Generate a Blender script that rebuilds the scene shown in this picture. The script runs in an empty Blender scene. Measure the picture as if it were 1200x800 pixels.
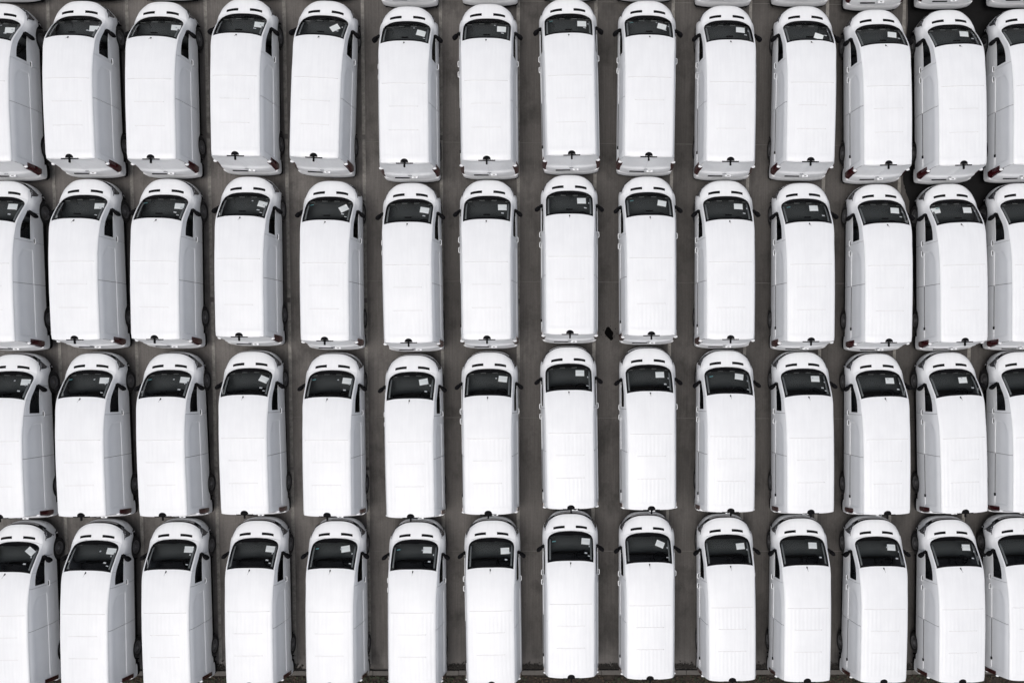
import bpy, bmesh, math, random
from mathutils import Vector, Matrix
random.seed(7)
SC = bpy.context.scene
COL = SC.collection
R = math.radians

# ------------------------------------------------------------------ camera, sky, sun, exposure
cam = bpy.data.cameras.new('camera')
cam_o = bpy.data.objects.new('camera', cam); COL.objects.link(cam_o)
cam_o.location = (0, 0, 26.661)
cam_o.rotation_euler = (-0.06484, -0.0159, 0.0042)
cam.sensor_width = 36.0
cam.lens = 29.70
cam.shift_x = -0.05827
cam.shift_y = 0.07155
cam.clip_start = 0.1
cam.clip_end = 2000
SC.camera = cam_o

SUN_EL, SUN_AZ = 75, 215
world = bpy.data.worlds.new('World'); SC.world = world
world.use_nodes = True
wn, wl = world.node_tree.nodes, world.node_tree.links
wn.clear()
w_out = wn.new('ShaderNodeOutputWorld'); w_bg = wn.new('ShaderNodeBackground')
w_sky = wn.new('ShaderNodeTexSky'); w_hsv = wn.new('ShaderNodeHueSaturation')
w_sky.sky_type = 'NISHITA'; w_sky.sun_disc = False
w_sky.sun_elevation = R(SUN_EL); w_sky.sun_rotation = R(SUN_AZ)
w_sky.air_density = 1.0; w_sky.dust_density = 7.0; w_sky.ozone_density = 1.0
w_hsv.inputs['Saturation'].default_value = 0.5        # overcast: the blue is veiled by cloud
w_bg.inputs['Strength'].default_value = 0.15
wl.new(w_sky.outputs[0], w_hsv.inputs['Color']); wl.new(w_hsv.outputs[0], w_bg.inputs['Color'])
wl.new(w_bg.outputs[0], w_out.inputs['Surface'])

sun = bpy.data.lights.new('sun', 'SUN')
sun_o = bpy.data.objects.new('sun', sun); COL.objects.link(sun_o)
sun.energy = 0.5; sun.angle = R(35); sun.color = (1.0, 0.99, 0.975)
az, el = R(SUN_AZ), R(SUN_EL)
sun_dir = Vector((math.sin(az)*math.cos(el), math.cos(az)*math.cos(el), math.sin(el)))
sun_o.rotation_euler = sun_dir.to_track_quat('Z', 'Y').to_euler()
sun_o.location = sun_dir*60

SC.view_settings.view_transform = 'Standard'
SC.view_settings.look = 'None'
SC.view_settings.exposure = -0.22
SC.view_settings.gamma = 1.0

# ------------------------------------------------------------------ node helpers and materials
def mat(name):
    m = bpy.data.materials.new(name); m.use_nodes = True
    n = m.node_tree.nodes; b = n['Principled BSDF']
    return m, n, m.node_tree.links, b

def plain(name, col, rough=0.5, metal=0.0, spec=0.5, coat=0.0, var=0.12, scale=6.0):
    m, n, l, b = mat(name)
    b.inputs['Roughness'].default_value = rough
    b.inputs['Metallic'].default_value = metal
    b.inputs['Specular IOR Level'].default_value = spec
    b.inputs['Coat Weight'].default_value = coat
    b.inputs['Coat Roughness'].default_value = 0.08
    tc = n.new('ShaderNodeTexCoord'); no = n.new('ShaderNodeTexNoise')
    no.inputs['Scale'].default_value = scale; no.inputs['Detail'].default_value = 5
    mx = n.new('ShaderNodeMix'); mx.data_type = 'RGBA'
    mx.inputs[6].default_value = (*[c*(1-var) for c in col], 1)
    mx.inputs[7].default_value = (*[min(1, c*(1+var)) for c in col], 1)
    l.new(tc.outputs['Object'], no.inputs['Vector'])
    l.new(no.outputs['Fac'], mx.inputs[0]); l.new(mx.outputs[2], b.inputs['Base Color'])
    return m

def paint_material():
    m, n, l, b = mat('white_paint')
    b.inputs['Roughness'].default_value = 0.45; b.inputs['Specular IOR Level'].default_value = 0.35
    b.inputs['Coat Weight'].default_value = 0.2; b.inputs['Coat Roughness'].default_value = 0.12
    tc = n.new('ShaderNodeTexCoord'); oi = n.new('ShaderNodeObjectInfo')
    add = n.new('ShaderNodeVectorMath'); add.operation = 'ADD'
    sc = n.new('ShaderNodeVectorMath'); sc.operation = 'SCALE'; sc.inputs['Scale'].default_value = 40
    l.new(oi.outputs['Location'], sc.inputs[0])
    l.new(tc.outputs['Object'], add.inputs[0]); l.new(sc.outputs[0], add.inputs[1])
    no = n.new('ShaderNodeTexNoise'); no.inputs['Scale'].default_value = 2.2; no.inputs['Detail'].default_value = 6
    l.new(add.outputs[0], no.inputs['Vector'])
    st = n.new('ShaderNodeVectorMath'); st.operation = 'MULTIPLY'; st.inputs[1].default_value = (14, 1.0, 4)
    l.new(add.outputs[0], st.inputs[0])
    n2 = n.new('ShaderNodeTexNoise'); n2.inputs['Scale'].default_value = 1.0; n2.inputs['Detail'].default_value = 4
    l.new(st.outputs[0], n2.inputs['Vector'])
    mu = n.new('ShaderNodeMath'); mu.operation = 'MULTIPLY'
    l.new(no.outputs['Fac'], mu.inputs[0]); l.new(n2.outputs['Fac'], mu.inputs[1])
    cr = n.new('ShaderNodeValToRGB')
    cr.color_ramp.elements[0].position = 0.08; cr.color_ramp.elements[0].color = (0.755, 0.772, 0.792, 1)
    cr.color_ramp.elements[1].position = 0.34; cr.color_ramp.elements[1].color = (0.800, 0.818, 0.836, 1)
    l.new(mu.outputs[0], cr.inputs['Fac']); l.new(cr.outputs['Color'], b.inputs['Base Color'])
    return m

def glass_material():
    m = bpy.data.materials.new('window_glass'); m.use_nodes = True
    n, l = m.node_tree.nodes, m.node_tree.links; n.clear()
    o = n.new('ShaderNodeOutputMaterial'); mx = n.new('ShaderNodeMixShader')
    t = n.new('ShaderNodeBsdfTransparent'); t.inputs['Color'].default_value = (0.985, 1.0, 1.0, 1)
    g = n.new('ShaderNodeBsdfGlossy'); g.inputs['Roughness'].default_value = 0.02
    f = n.new('ShaderNodeFresnel'); f.inputs['IOR'].default_value = 1.16
    l.new(f.outputs[0], mx.inputs[0]); l.new(t.outputs[0], mx.inputs[1]); l.new(g.outputs[0], mx.inputs[2])
    l.new(mx.outputs[0], o.inputs['Surface'])
    return m

def concrete_material(name, base, groove=1.0):
    m, n, l, b = mat(name)
    geo = n.new('ShaderNodeNewGeometry')
    def noise(sx, sy, detail=6, rough=0.6, off=0):
        v = n.new('ShaderNodeVectorMath'); v.operation = 'MULTIPLY_ADD'
        v.inputs[1].default_value = (sx, sy, 1); v.inputs[2].default_value = (off, off*1.7, off*0.3)
        l.new(geo.outputs['Position'], v.inputs[0])
        t = n.new('ShaderNodeTexNoise'); t.inputs['Scale'].default_value = 1.0
        t.inputs['Detail'].default_value = detail; t.inputs['Roughness'].default_value = rough
        l.new(v.outputs[0], t.inputs['Vector']); return t
    def ramp(src, p0, c0, p1, c1):
        r = n.new('ShaderNodeMapRange'); r.inputs['From Min'].default_value = p0; r.inputs['From Max'].default_value = p1
        r.inputs['To Min'].default_value = c0; r.inputs['To Max'].default_value = c1
        l.new(src, r.inputs['Value']); return r.outputs[0]
    def mul(a, c):
        q = n.new('ShaderNodeMath'); q.operation = 'MULTIPLY'; l.new(a, q.inputs[0]); l.new(c, q.inputs[1]); return q.outputs[0]
    big = ramp(noise(0.45, 0.25, 5, off=3).outputs['Fac'], 0.3, 0.72, 0.62, 1.22)
    streak = ramp(noise(30, 0.8, 4, off=11).outputs['Fac'], 0.25, 0.84, 0.68, 1.2)
    fine = ramp(noise(22, 22, 8, 0.7, off=5).outputs['Fac'], 0.3, 0.86, 0.7, 1.14)
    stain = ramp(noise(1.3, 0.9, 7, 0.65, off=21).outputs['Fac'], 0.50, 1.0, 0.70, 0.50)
    k = mul(mul(big, streak), mul(fine, stain))
    # concrete tone runs paler towards the left of the yard, darker towards the right
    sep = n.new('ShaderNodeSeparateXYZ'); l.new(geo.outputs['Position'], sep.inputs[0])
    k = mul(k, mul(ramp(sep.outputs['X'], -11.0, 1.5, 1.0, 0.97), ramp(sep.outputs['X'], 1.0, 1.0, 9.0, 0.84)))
    vm = n.new('ShaderNodeVectorMath'); vm.operation = 'SCALE'; vm.inputs[0].default_value = base
    l.new(k, vm.inputs['Scale']); l.new(vm.outputs[0], b.inputs['Base Color'])
    b.inputs['Roughness'].default_value = 0.85
    bp = n.new('ShaderNodeBump'); bp.inputs['Strength'].default_value = 0.35; bp.inputs['Distance'].default_value = 0.01
    l.new(noise(70, 2.0, 4, off=2).outputs['Fac'], bp.inputs['Height']); l.new(bp.outputs[0], b.inputs['Normal'])
    return m

def line_material():
    m, n, l, b = mat('faded_line_paint')
    geo = n.new('ShaderNodeNewGeometry')
    t = n.new('ShaderNodeTexNoise'); t.inputs['Scale'].default_value = 5.0; t.inputs['Detail'].default_value = 9
    t.inputs['Roughness'].default_value = 0.75
    l.new(geo.outputs['Position'], t.inputs['Vector'])
    cr = n.new('ShaderNodeValToRGB')
    cr.color_ramp.elements[0].position = 0.36; cr.color_ramp.elements[0].color = (0.13, 0.124, 0.115, 1)
    cr.color_ramp.elements[1].position = 0.62; cr.color_ramp.elements[1].color = (0.29, 0.28, 0.26, 1)
    l.new(t.outputs['Fac'], cr.inputs['Fac']); l.new(cr.outputs['Color'], b.inputs['Base Color'])
    b.inputs['Roughness'].default_value = 0.8
    return m

def soil_material():
    m, n, l, b = mat('soil')
    geo = n.new('ShaderNodeNewGeometry')
    t = n.new('ShaderNodeTexNoise'); t.inputs['Scale'].default_value = 7.0; t.inputs['Detail'].default_value = 9
    t.inputs['Roughness'].default_value = 0.7
    l.new(geo.outputs['Position'], t.inputs['Vector'])
    cr = n.new('ShaderNodeValToRGB')
    cr.color_ramp.elements[0].position = 0.35; cr.color_ramp.elements[0].color = (0.008, 0.006, 0.005, 1)
    cr.color_ramp.elements[1].position = 0.70; cr.color_ramp.elements[1].color = (0.040, 0.032, 0.024, 1)
    l.new(t.outputs['Fac'], cr.inputs['Fac']); l.new(cr.outputs['Color'], b.inputs['Base Color'])
    b.inputs['Roughness'].default_value = 0.95
    bp = n.new('ShaderNodeBump'); bp.inputs['Strength'].default_value = 0.8; bp.inputs['Distance'].default_value = 0.05
    l.new(t.outputs['Fac'], bp.inputs['Height']); l.new(bp.outputs[0], b.inputs['Normal'])
    return m

M = dict(
    paint=paint_material(), glass=glass_material(),
    shell=plain('inner_shell', (0.22, 0.22, 0.23), 0.7),
    sealant=plain('roof_sealant', (0.66, 0.66, 0.67), 0.7),
    sealant_pale=plain('pale_sealant', (0.72, 0.72, 0.73), 0.7, var=0.03),
    rail=plain('rail_dark', (0.06, 0.06, 0.065), 0.6),
    black=plain('black_plastic', (0.006, 0.006, 0.007), 0.7, spec=0.06),
    slat=plain('grille_grey', (0.22, 0.22, 0.23), 0.4),
    dash=plain('dashboard_grey', (0.017, 0.021, 0.023), 0.75),
    seat=plain('seat_cloth', (0.022, 0.023, 0.026), 0.9, scale=30),
    trim=plain('pillar_trim', (0.16, 0.17, 0.175), 0.8),
    tyre=plain('tyre_rubber', (0.014, 0.014, 0.015), 0.8),
    rim=plain('steel_rim', (0.13, 0.13, 0.135), 0.45, 0.3),
    hub=plain('hub_cap', (0.24, 0.24, 0.25), 0.4, 0.3),
    red=plain('red_lens', (0.040, 0.004, 0.006), 0.15, coat=1.0),
    lamp=plain('headlamp_dark', (0.055, 0.058, 0.064), 0.2, coat=1.0),
    chrome=plain('chrome', (0.5, 0.5, 0.52), 0.25, 1.0, var=0.03),
    badge=plain('badge_metal', (0.22, 0.23, 0.25), 0.35, 0.6),
    sticker=plain('sticker_white', (0.62, 0.64, 0.66), 0.6),
    teal=plain('sticker_teal', (0.12, 0.30, 0.32), 0.6),
    paper=plain('paper', (0.90, 0.92, 0.92), 0.8, var=0.03),
    cab=plain('cab_floor', (0.02, 0.02, 0.02), 0.9),
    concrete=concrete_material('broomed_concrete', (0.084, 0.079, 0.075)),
    joint=plain('joint_filler', (0.15, 0.145, 0.138), 0.9, var=0.5, scale=3),
    kerb=plain('kerb_concrete', (0.085, 0.080, 0.074), 0.9, var=0.35, scale=9),
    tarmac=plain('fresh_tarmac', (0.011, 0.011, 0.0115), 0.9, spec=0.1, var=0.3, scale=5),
    line=line_material(), soil=soil_material(),
    leaf=plain('dead_leaf', (0.040, 0.029, 0.019), 0.9, var=0.6, scale=4),
    weed=plain('weed_green', (0.022, 0.027, 0.014), 0.9, var=0.5, scale=4),
    debris=plain('wet_debris', (0.014, 0.012, 0.010), 0.9, var=0.5, scale=6),
    oil=plain('black_oil', (0.002, 0.002, 0.002), 0.9, spec=0.05),
)

# ------------------------------------------------------------------ object helpers
def link(name, bm, material, parent=None, smooth=True):
    me = bpy.data.meshes.new(name)
    bm.to_mesh(me); bm.free()
    me.materials.append(material)
    if smooth:
        for p in me.polygons: p.use_smooth = True
    o = bpy.data.objects.new(name, me); COL.objects.link(o)
    if parent: o.parent = parent
    return o

def tag(o, label=None, cat=None, group=None, kind=None):
    if label: o['label'] = label
    if cat: o['category'] = cat
    if group: o['group'] = group
    if kind: o['kind'] = kind
    return o

def add_box(bm, c, s, rotz=0.0, bevel=0.0, mtx=None):
    ret = bmesh.ops.create_cube(bm, size=1.0)
    vs = ret['verts']
    T = Matrix.Translation(c) @ Matrix.Rotation(rotz, 4, 'Z') @ (mtx or Matrix.Identity(4)) @ Matrix.Diagonal((*s, 1))
    bmesh.ops.transform(bm, matrix=T, verts=vs)
    if bevel > 0:
        es = list({e for v in vs for e in v.link_edges})
        bmesh.ops.bevel(bm, geom=es, offset=bevel, segments=2, affect='EDGES', profile=0.5)

def add_tube(bm, pts, rad, seg=8, flat=1.0):
    rings = []
    n = len(pts)
    for i, p in enumerate(pts):
        p = Vector(p)
        d = (Vector(pts[min(i+1, n-1)]) - Vector(pts[max(i-1, 0)])).normalized()
        a = d.cross(Vector((0, 0, 1)))
        if a.length < 1e-4: a = d.cross(Vector((0, 1, 0)))
        a.normalize(); b = a.cross(d).normalized()
        r = rad[i] if isinstance(rad, (list, tuple)) else rad
        ra, rb = (r if isinstance(r, (list, tuple)) else (r, r*flat))
        rings.append([bm.verts.new(p + a*ra*math.cos(2*math.pi*k/seg) + b*rb*math.sin(2*math.pi*k/seg)) for k in range(seg)])
    for i in range(n-1):
        for k in range(seg):
            bm.faces.new((rings[i][k], rings[i][(k+1) % seg], rings[i+1][(k+1) % seg], rings[i+1][k]))
    bm.faces.new(rings[0]); bm.faces.new(list(reversed(rings[-1])))
    bmesh.ops.recalc_face_normals(bm, faces=bm.faces[:])

def add_lathe_x(bm, prof, c, side, seg=32):
    """profile of (radius, outward offset) turned about the x axis at point c"""
    rings = []
    for r, o in prof:
        if r < 1e-4:
            rings.append([bm.verts.new((c[0]+side*o, c[1], c[2]))])
        else:
            rings.append([bm.verts.new((c[0]+side*o, c[1]+r*math.cos(2*math.pi*k/seg), c[2]+r*math.sin(2*math.pi*k/seg))) for k in range(seg)])
    for a, b in zip(rings, rings[1:]):
        for k in range(seg):
            f = [a[k % len(a)], a[(k+1) % len(a)], b[(k+1) % len(b)], b[k % len(b)]]
            u = []
            for v in f:
                if v not in u: u.append(v)
            if len(u) > 2: bm.faces.new(u)
    bmesh.ops.recalc_face_normals(bm, faces=bm.faces[:])

# ------------------------------------------------------------------ the van's skin, as a function of length and girth
# each station: length Y, then 15 (x, z) points from the floor round to the roof centre line
ST = [
 (-2.30, [(.45,.22),(.79,.24),(.835,.38),(.852,.55),(.855,.78),(.848,1.00),(.836,1.10),(.829,1.16),(.806,1.38),(.774,1.62),(.748,1.76),(.708,1.842),(.645,1.885),(.33,1.915),(0,1.922)]),
 (-2.10, [(.50,.20),(.80,.22),(.845,.36),(.860,.55),(.863,.78),(.856,1.00),(.843,1.10),(.836,1.16),(.813,1.38),(.782,1.62),(.757,1.76),(.718,1.862),(.655,1.910),(.33,1.945),(0,1.953)]),
 (-1.00, [(.50,.20),(.80,.22),(.845,.36),(.862,.55),(.866,.78),(.858,1.00),(.845,1.10),(.838,1.16),(.815,1.38),(.785,1.62),(.760,1.76),(.720,1.862),(.657,1.912),(.33,1.948),(0,1.957)]),
 (0.00, [(.50,.20),(.80,.22),(.845,.36),(.862,.55),(.866,.78),(.858,1.00),(.845,1.10),(.838,1.16),(.815,1.37),(.785,1.60),(.760,1.73),(.722,1.828),(.660,1.876),(.34,1.905),(0,1.912)]),
 (0.60, [(.50,.20),(.80,.22),(.845,.36),(.862,.55),(.866,.78),(.858,1.00),(.845,1.09),(.837,1.15),(.813,1.35),(.783,1.56),(.760,1.67),(.727,1.762),(.672,1.806),(.345,1.835),(0,1.842)]),
 (1.00, [(.50,.20),(.80,.22),(.845,.36),(.862,.55),(.866,.78),(.858,1.00),(.845,1.08),(.836,1.14),(.811,1.33),(.780,1.51),(.758,1.60),(.732,1.68),(.685,1.722),(.35,1.755),(0,1.764)]),
 (1.26, [(.50,.20),(.80,.22),(.845,.36),(.862,.55),(.866,.78),(.857,.99),(.845,1.07),(.835,1.13),(.809,1.29),(.778,1.44),(.757,1.52),(.734,1.59),(.695,1.632),(.355,1.672),(0,1.685)]),
 (1.65, [(.50,.20),(.80,.22),(.845,.36),(.861,.55),(.864,.77),(.855,.96),(.843,1.03),(.832,1.085),(.812,1.15),(.789,1.21),(.768,1.27),(.744,1.32),(.702,1.352),(.37,1.402),(0,1.415)]),
 (2.02, [(.50,.20),(.80,.22),(.845,.36),(.860,.54),(.861,.74),(.852,.87),(.838,.925),(.824,.955),(.808,.978),(.790,1.000),(.768,1.02),(.742,1.038),(.700,1.052),(.37,1.082),(0,1.09)]),
 (2.20, [(.50,.20),(.79,.22),(.838,.36),(.854,.53),(.857,.71),(.848,.82),(.832,.872),(.815,.905),(.796,.930),(.774,.952),(.750,.972),(.722,.99),(.685,1.006),(.37,1.040),(0,1.05)]),
 (2.40, [(.50,.22),(.78,.24),(.828,.36),(.845,.50),(.850,.65),(.840,.745),(.820,.800),(.800,.835),(.778,.862),(.754,.886),(.729,.905),(.700,.922),(.664,.938),(.36,.972),(0,.982)]),
 (2.52, [(.50,.24),(.77,.26),(.815,.37),(.832,.48),(.838,.60),(.826,.68),(.804,.725),(.780,.755),(.756,.78),(.732,.80),(.708,.818),(.682,.834),(.648,.85),(.35,.885),(0,.895)]),
 (2.58, [(.50,.26),(.75,.28),(.795,.37),(.812,.46),(.818,.54),(.806,.60),(.784,.64),(.760,.665),(.736,.685),(.712,.702),(.690,.716),(.664,.73),(.632,.745),(.34,.775),(0,.785)]),
]
NV = 15
for Y_, P_ in ST:                       # tucked-in lower flank, rounder roof shoulder
    for i_, dx, dz in ((1, -.050, .02), (2, -.052, .02), (3, -.022, .03), (4, -.002, .01)):
        P_[i_] = (P_[i_][0]+dx, P_[i_][1]+dz)
    if Y_ <= 0.6:
        for i_, dx, dz in ((9, -.001, -.030), (10, -.004, -.032), (11, -.006, -.026), (12, -.004, -.007)):
            P_[i_] = (P_[i_][0]+dx, P_[i_][1]+dz)
YS = [s[0] for s in ST]
def _tangents():
    out = []
    for k in range(len(ST)):
        row = []
        for i in range(NV):
            t = []
            for a in (0, 1):
                if k == 0: d = (ST[1][1][i][a]-ST[0][1][i][a])/(YS[1]-YS[0])
                elif k == len(ST)-1: d = (ST[k][1][i][a]-ST[k-1][1][i][a])/(YS[k]-YS[k-1])
                else:
                    d0 = (ST[k][1][i][a]-ST[k-1][1][i][a])/(YS[k]-YS[k-1]); d1 = (ST[k+1][1][i][a]-ST[k][1][i][a])/(YS[k+1]-YS[k])
                    if d0*d1 <= 0: d = 0
                    else: d = 2*d0*d1/(d0+d1)
                t.append(d)
            row.append(t)
        out.append(row)
    return out
TG = _tangents()
_cache = {}
def section(Y):
    key = round(Y, 4)
    if key in _cache: return _cache[key]
    Y = min(max(Y, YS[0]), YS[-1])
    k = 0
    while k < len(YS)-2 and Y > YS[k+1]: k += 1
    h = YS[k+1]-YS[k]; t = (Y-YS[k])/h
    h00 = 2*t**3-3*t*t+1; h10 = t**3-2*t*t+t; h01 = -2*t**3+3*t*t; h11 = t**3-t*t
    pts = [tuple(h00*ST[k][1][i][a]+h10*h*TG[k][i][a]+h01*ST[k+1][1][i][a]+h11*h*TG[k+1][i][a] for a in (0, 1)) for i in range(NV)]
    _cache[key] = pts
    return pts
def sm(a, b, x):
    t = min(1, max(0, (x-a)/(b-a))); return t*t*(3-2*t)
def lerp_tab(tab, x):
    if x <= tab[0][0]: return tab[0][1]
    for (a, va), (b, vb) in zip(tab, tab[1:]):
        if x <= b: return va+(vb-va)*sm(a, b, x)*0.0 + (vb-va)*(x-a)/(b-a)
    return tab[-1][1]
BOW_F = [(0.3, 0.0), (1.0, 0.10), (1.26, 0.13), (2.02, 0.17), (2.20, 0.26), (2.40, 0.42), (2.52, 0.50), (2.6, 0.53)]
def warp(Y, x, z):
    q = min(1.05, abs(x)/0.86)
    y = Y - lerp_tab(BOW_F, Y)*q**3
    y += 0.10*sm(-1.6, -2.28, Y)*q**4 if Y < -1.6 else 0
    if Y < -1.2: y -= 0.16*((-1.2-Y)/1.08)**2*max(0.0, 1.93-z)
    return y
HUB_F, HUB_R, HUB_Z, ARCH = 1.668, -1.535, 0.33, 0.385
def S(Y, w, arch=False):
    """skin point: Y along the van, w = girth from the roof centre (0) down to the floor (14), signed by side"""
    s = 1 if w >= 0 else -1
    v = 14-abs(w)
    pts = section(Y)
    i = min(int(v), NV-2); t = v-i
    p0, p1, p2, p3 = pts[max(i-1, 0)], pts[i], pts[i+1], pts[min(i+2, NV-1)]
    def cr(a):
        q0 = p0[a] if i > 0 else 2*p1[a]-p2[a]
        q3 = p3[a] if i < NV-2 else ((-p1[a]) if a == 0 else p1[a])
        return 0.5*(2*p1[a]+(p2[a]-q0)*t+(2*q0-5*p1[a]+4*p2[a]-q3)*t*t+(3*p1[a]-q0-3*p2[a]+q3)*t**3)
    x, z = cr(0), cr(1)
    # pressed side panel above the shoulder ledge
    if 5.9 < v < 10.4 and -2.2 < Y < 0.6:
        fr = 0.46-0.30*sm(8.2, 9.9, v)-0.10*sm(6.5, 6.0, v)
        m = sm(5.98, 6.16, v)*sm(10.3, 8.6, v)*sm(-2.12, -2.06, Y)*sm(fr+0.05, fr-0.02, Y)
        x -= 0.013*m
    # swage lines low on the flank
    if v < 5 and -2.2 < Y < 2.2:
        x += 0.006*math.exp(-((v-3.0)/0.18)**2)
    # roof ribs
    if v > 11.7:
        ax = abs(x)
        if -2.08 < Y < 0.0:
            a = sm(0.64, 0.60, ax)*sm(-2.08, -2.02, Y)*sm(0.0, -0.05, Y)
            if -1.34 < Y < -0.66 and ax < 0.42: rib = 0.5
            else: rib = 0.5+0.5*math.cos(2*math.pi*ax/0.118)
            z -= a*(0.003+0.0028*rib)
    y = warp(Y, x, z)
    if arch and abs(x) > 0.4:
        for yh in (HUB_F, HUB_R):
            d = abs(y-yh)
            if d < ARCH:
                zc = HUB_Z+math.sqrt(ARCH*ARCH-d*d)
                if z < zc: z = zc
    return Vector((s*x, y, z))

def nrm(Y, w):
    e = 0.02
    a = S(min(Y+e, 2.58), w)-S(max(Y-e, -2.3), w); b = S(Y, w+e)-S(Y, w-e)
    n = b.cross(a)
    return n.normalized()

def frange(a, b, step):
    n = max(1, int(math.ceil(abs(b-a)/step)))
    return [a+(b-a)*i/n for i in range(n+1)]

def patch(bm, Ys, ws, off=0.0, flange=0.018, arch=False, wfun=None):
    """panel lying on the skin with turned-in edges; ws may be remapped per Y by wfun(Y, t)"""
    grid, inner = [], []
    nY, nw = len(Ys), len(ws)
    for Y in Ys:
        row, row2 = [], []
        for w in ws:
            ww = wfun(Y, w) if wfun else w
            p, n = S(Y, ww, arch), nrm(Y, ww)
            row.append(bm.verts.new(p+n*off))
            row2.append(p+n*(off-flange))
        grid.append(row); inner.append(row2)
    for i in range(nY-1):
        for j in range(nw-1):
            bm.faces.new((grid[i][j], grid[i][j+1], grid[i+1][j+1], grid[i+1][j]))
    if flange:
        loop = [(0, j) for j in range(nw)]+[(i, nw-1) for i in range(1, nY)]+[(nY-1, j) for j in range(nw-2, -1, -1)]+[(i, 0) for i in range(nY-2, 0, -1)]
        iv = {}
        for (i, j) in loop: iv[(i, j)] = bm.verts.new(inner[i][j])
        for a, b in zip(loop, loop[1:]+loop[:1]):
            try: bm.faces.new((grid[b[0]][b[1]], grid[a[0]][a[1]], iv[a], iv[b]))
            except ValueError: pass
    return grid

def fix(bm):
    bmesh.ops.remove_doubles(bm, verts=bm.verts[:], dist=0.0004)
    bmesh.ops.recalc_face_normals(bm, faces=bm.faces[:])

def sharp(o, deg=38):
    o.data.set_sharp_from_angle(angle=R(deg))
    return o

def side_ws(s, v0, v1, step=0.25, extra=()):
    vs = sorted(set([round(x, 3) for x in frange(v0, v1, step)]+[e for e in extra if min(v0, v1) < e < max(v0, v1)]))
    return [s*(14-v) for v in vs]
LEDGE = (5.9, 6.0, 6.06, 6.12, 6.2, 2.8, 2.9, 3.1, 3.2)

def new(): return bmesh.new()

# ------------------------------------------------------------------ one van, part by part
def windscreen_half(Y):
    # half girth of the glass: rounded lower corners
    if Y < 1.76: return 1.98
    t = min(1.0, (Y-1.76)/0.265)
    return 1.98*(1-t**3.4)**(1/3.2) if t < 1 else 0.0

def R_rear(x, z):
    return warp(-2.26, x, z)

def w_at_z(Y, z):
    lo, hi = 1.0, 11.5
    for _ in range(30):
        m = (lo+hi)/2
        if S(Y, 14-m).z < z: lo = m
        else: hi = m
    return 14-lo

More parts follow.
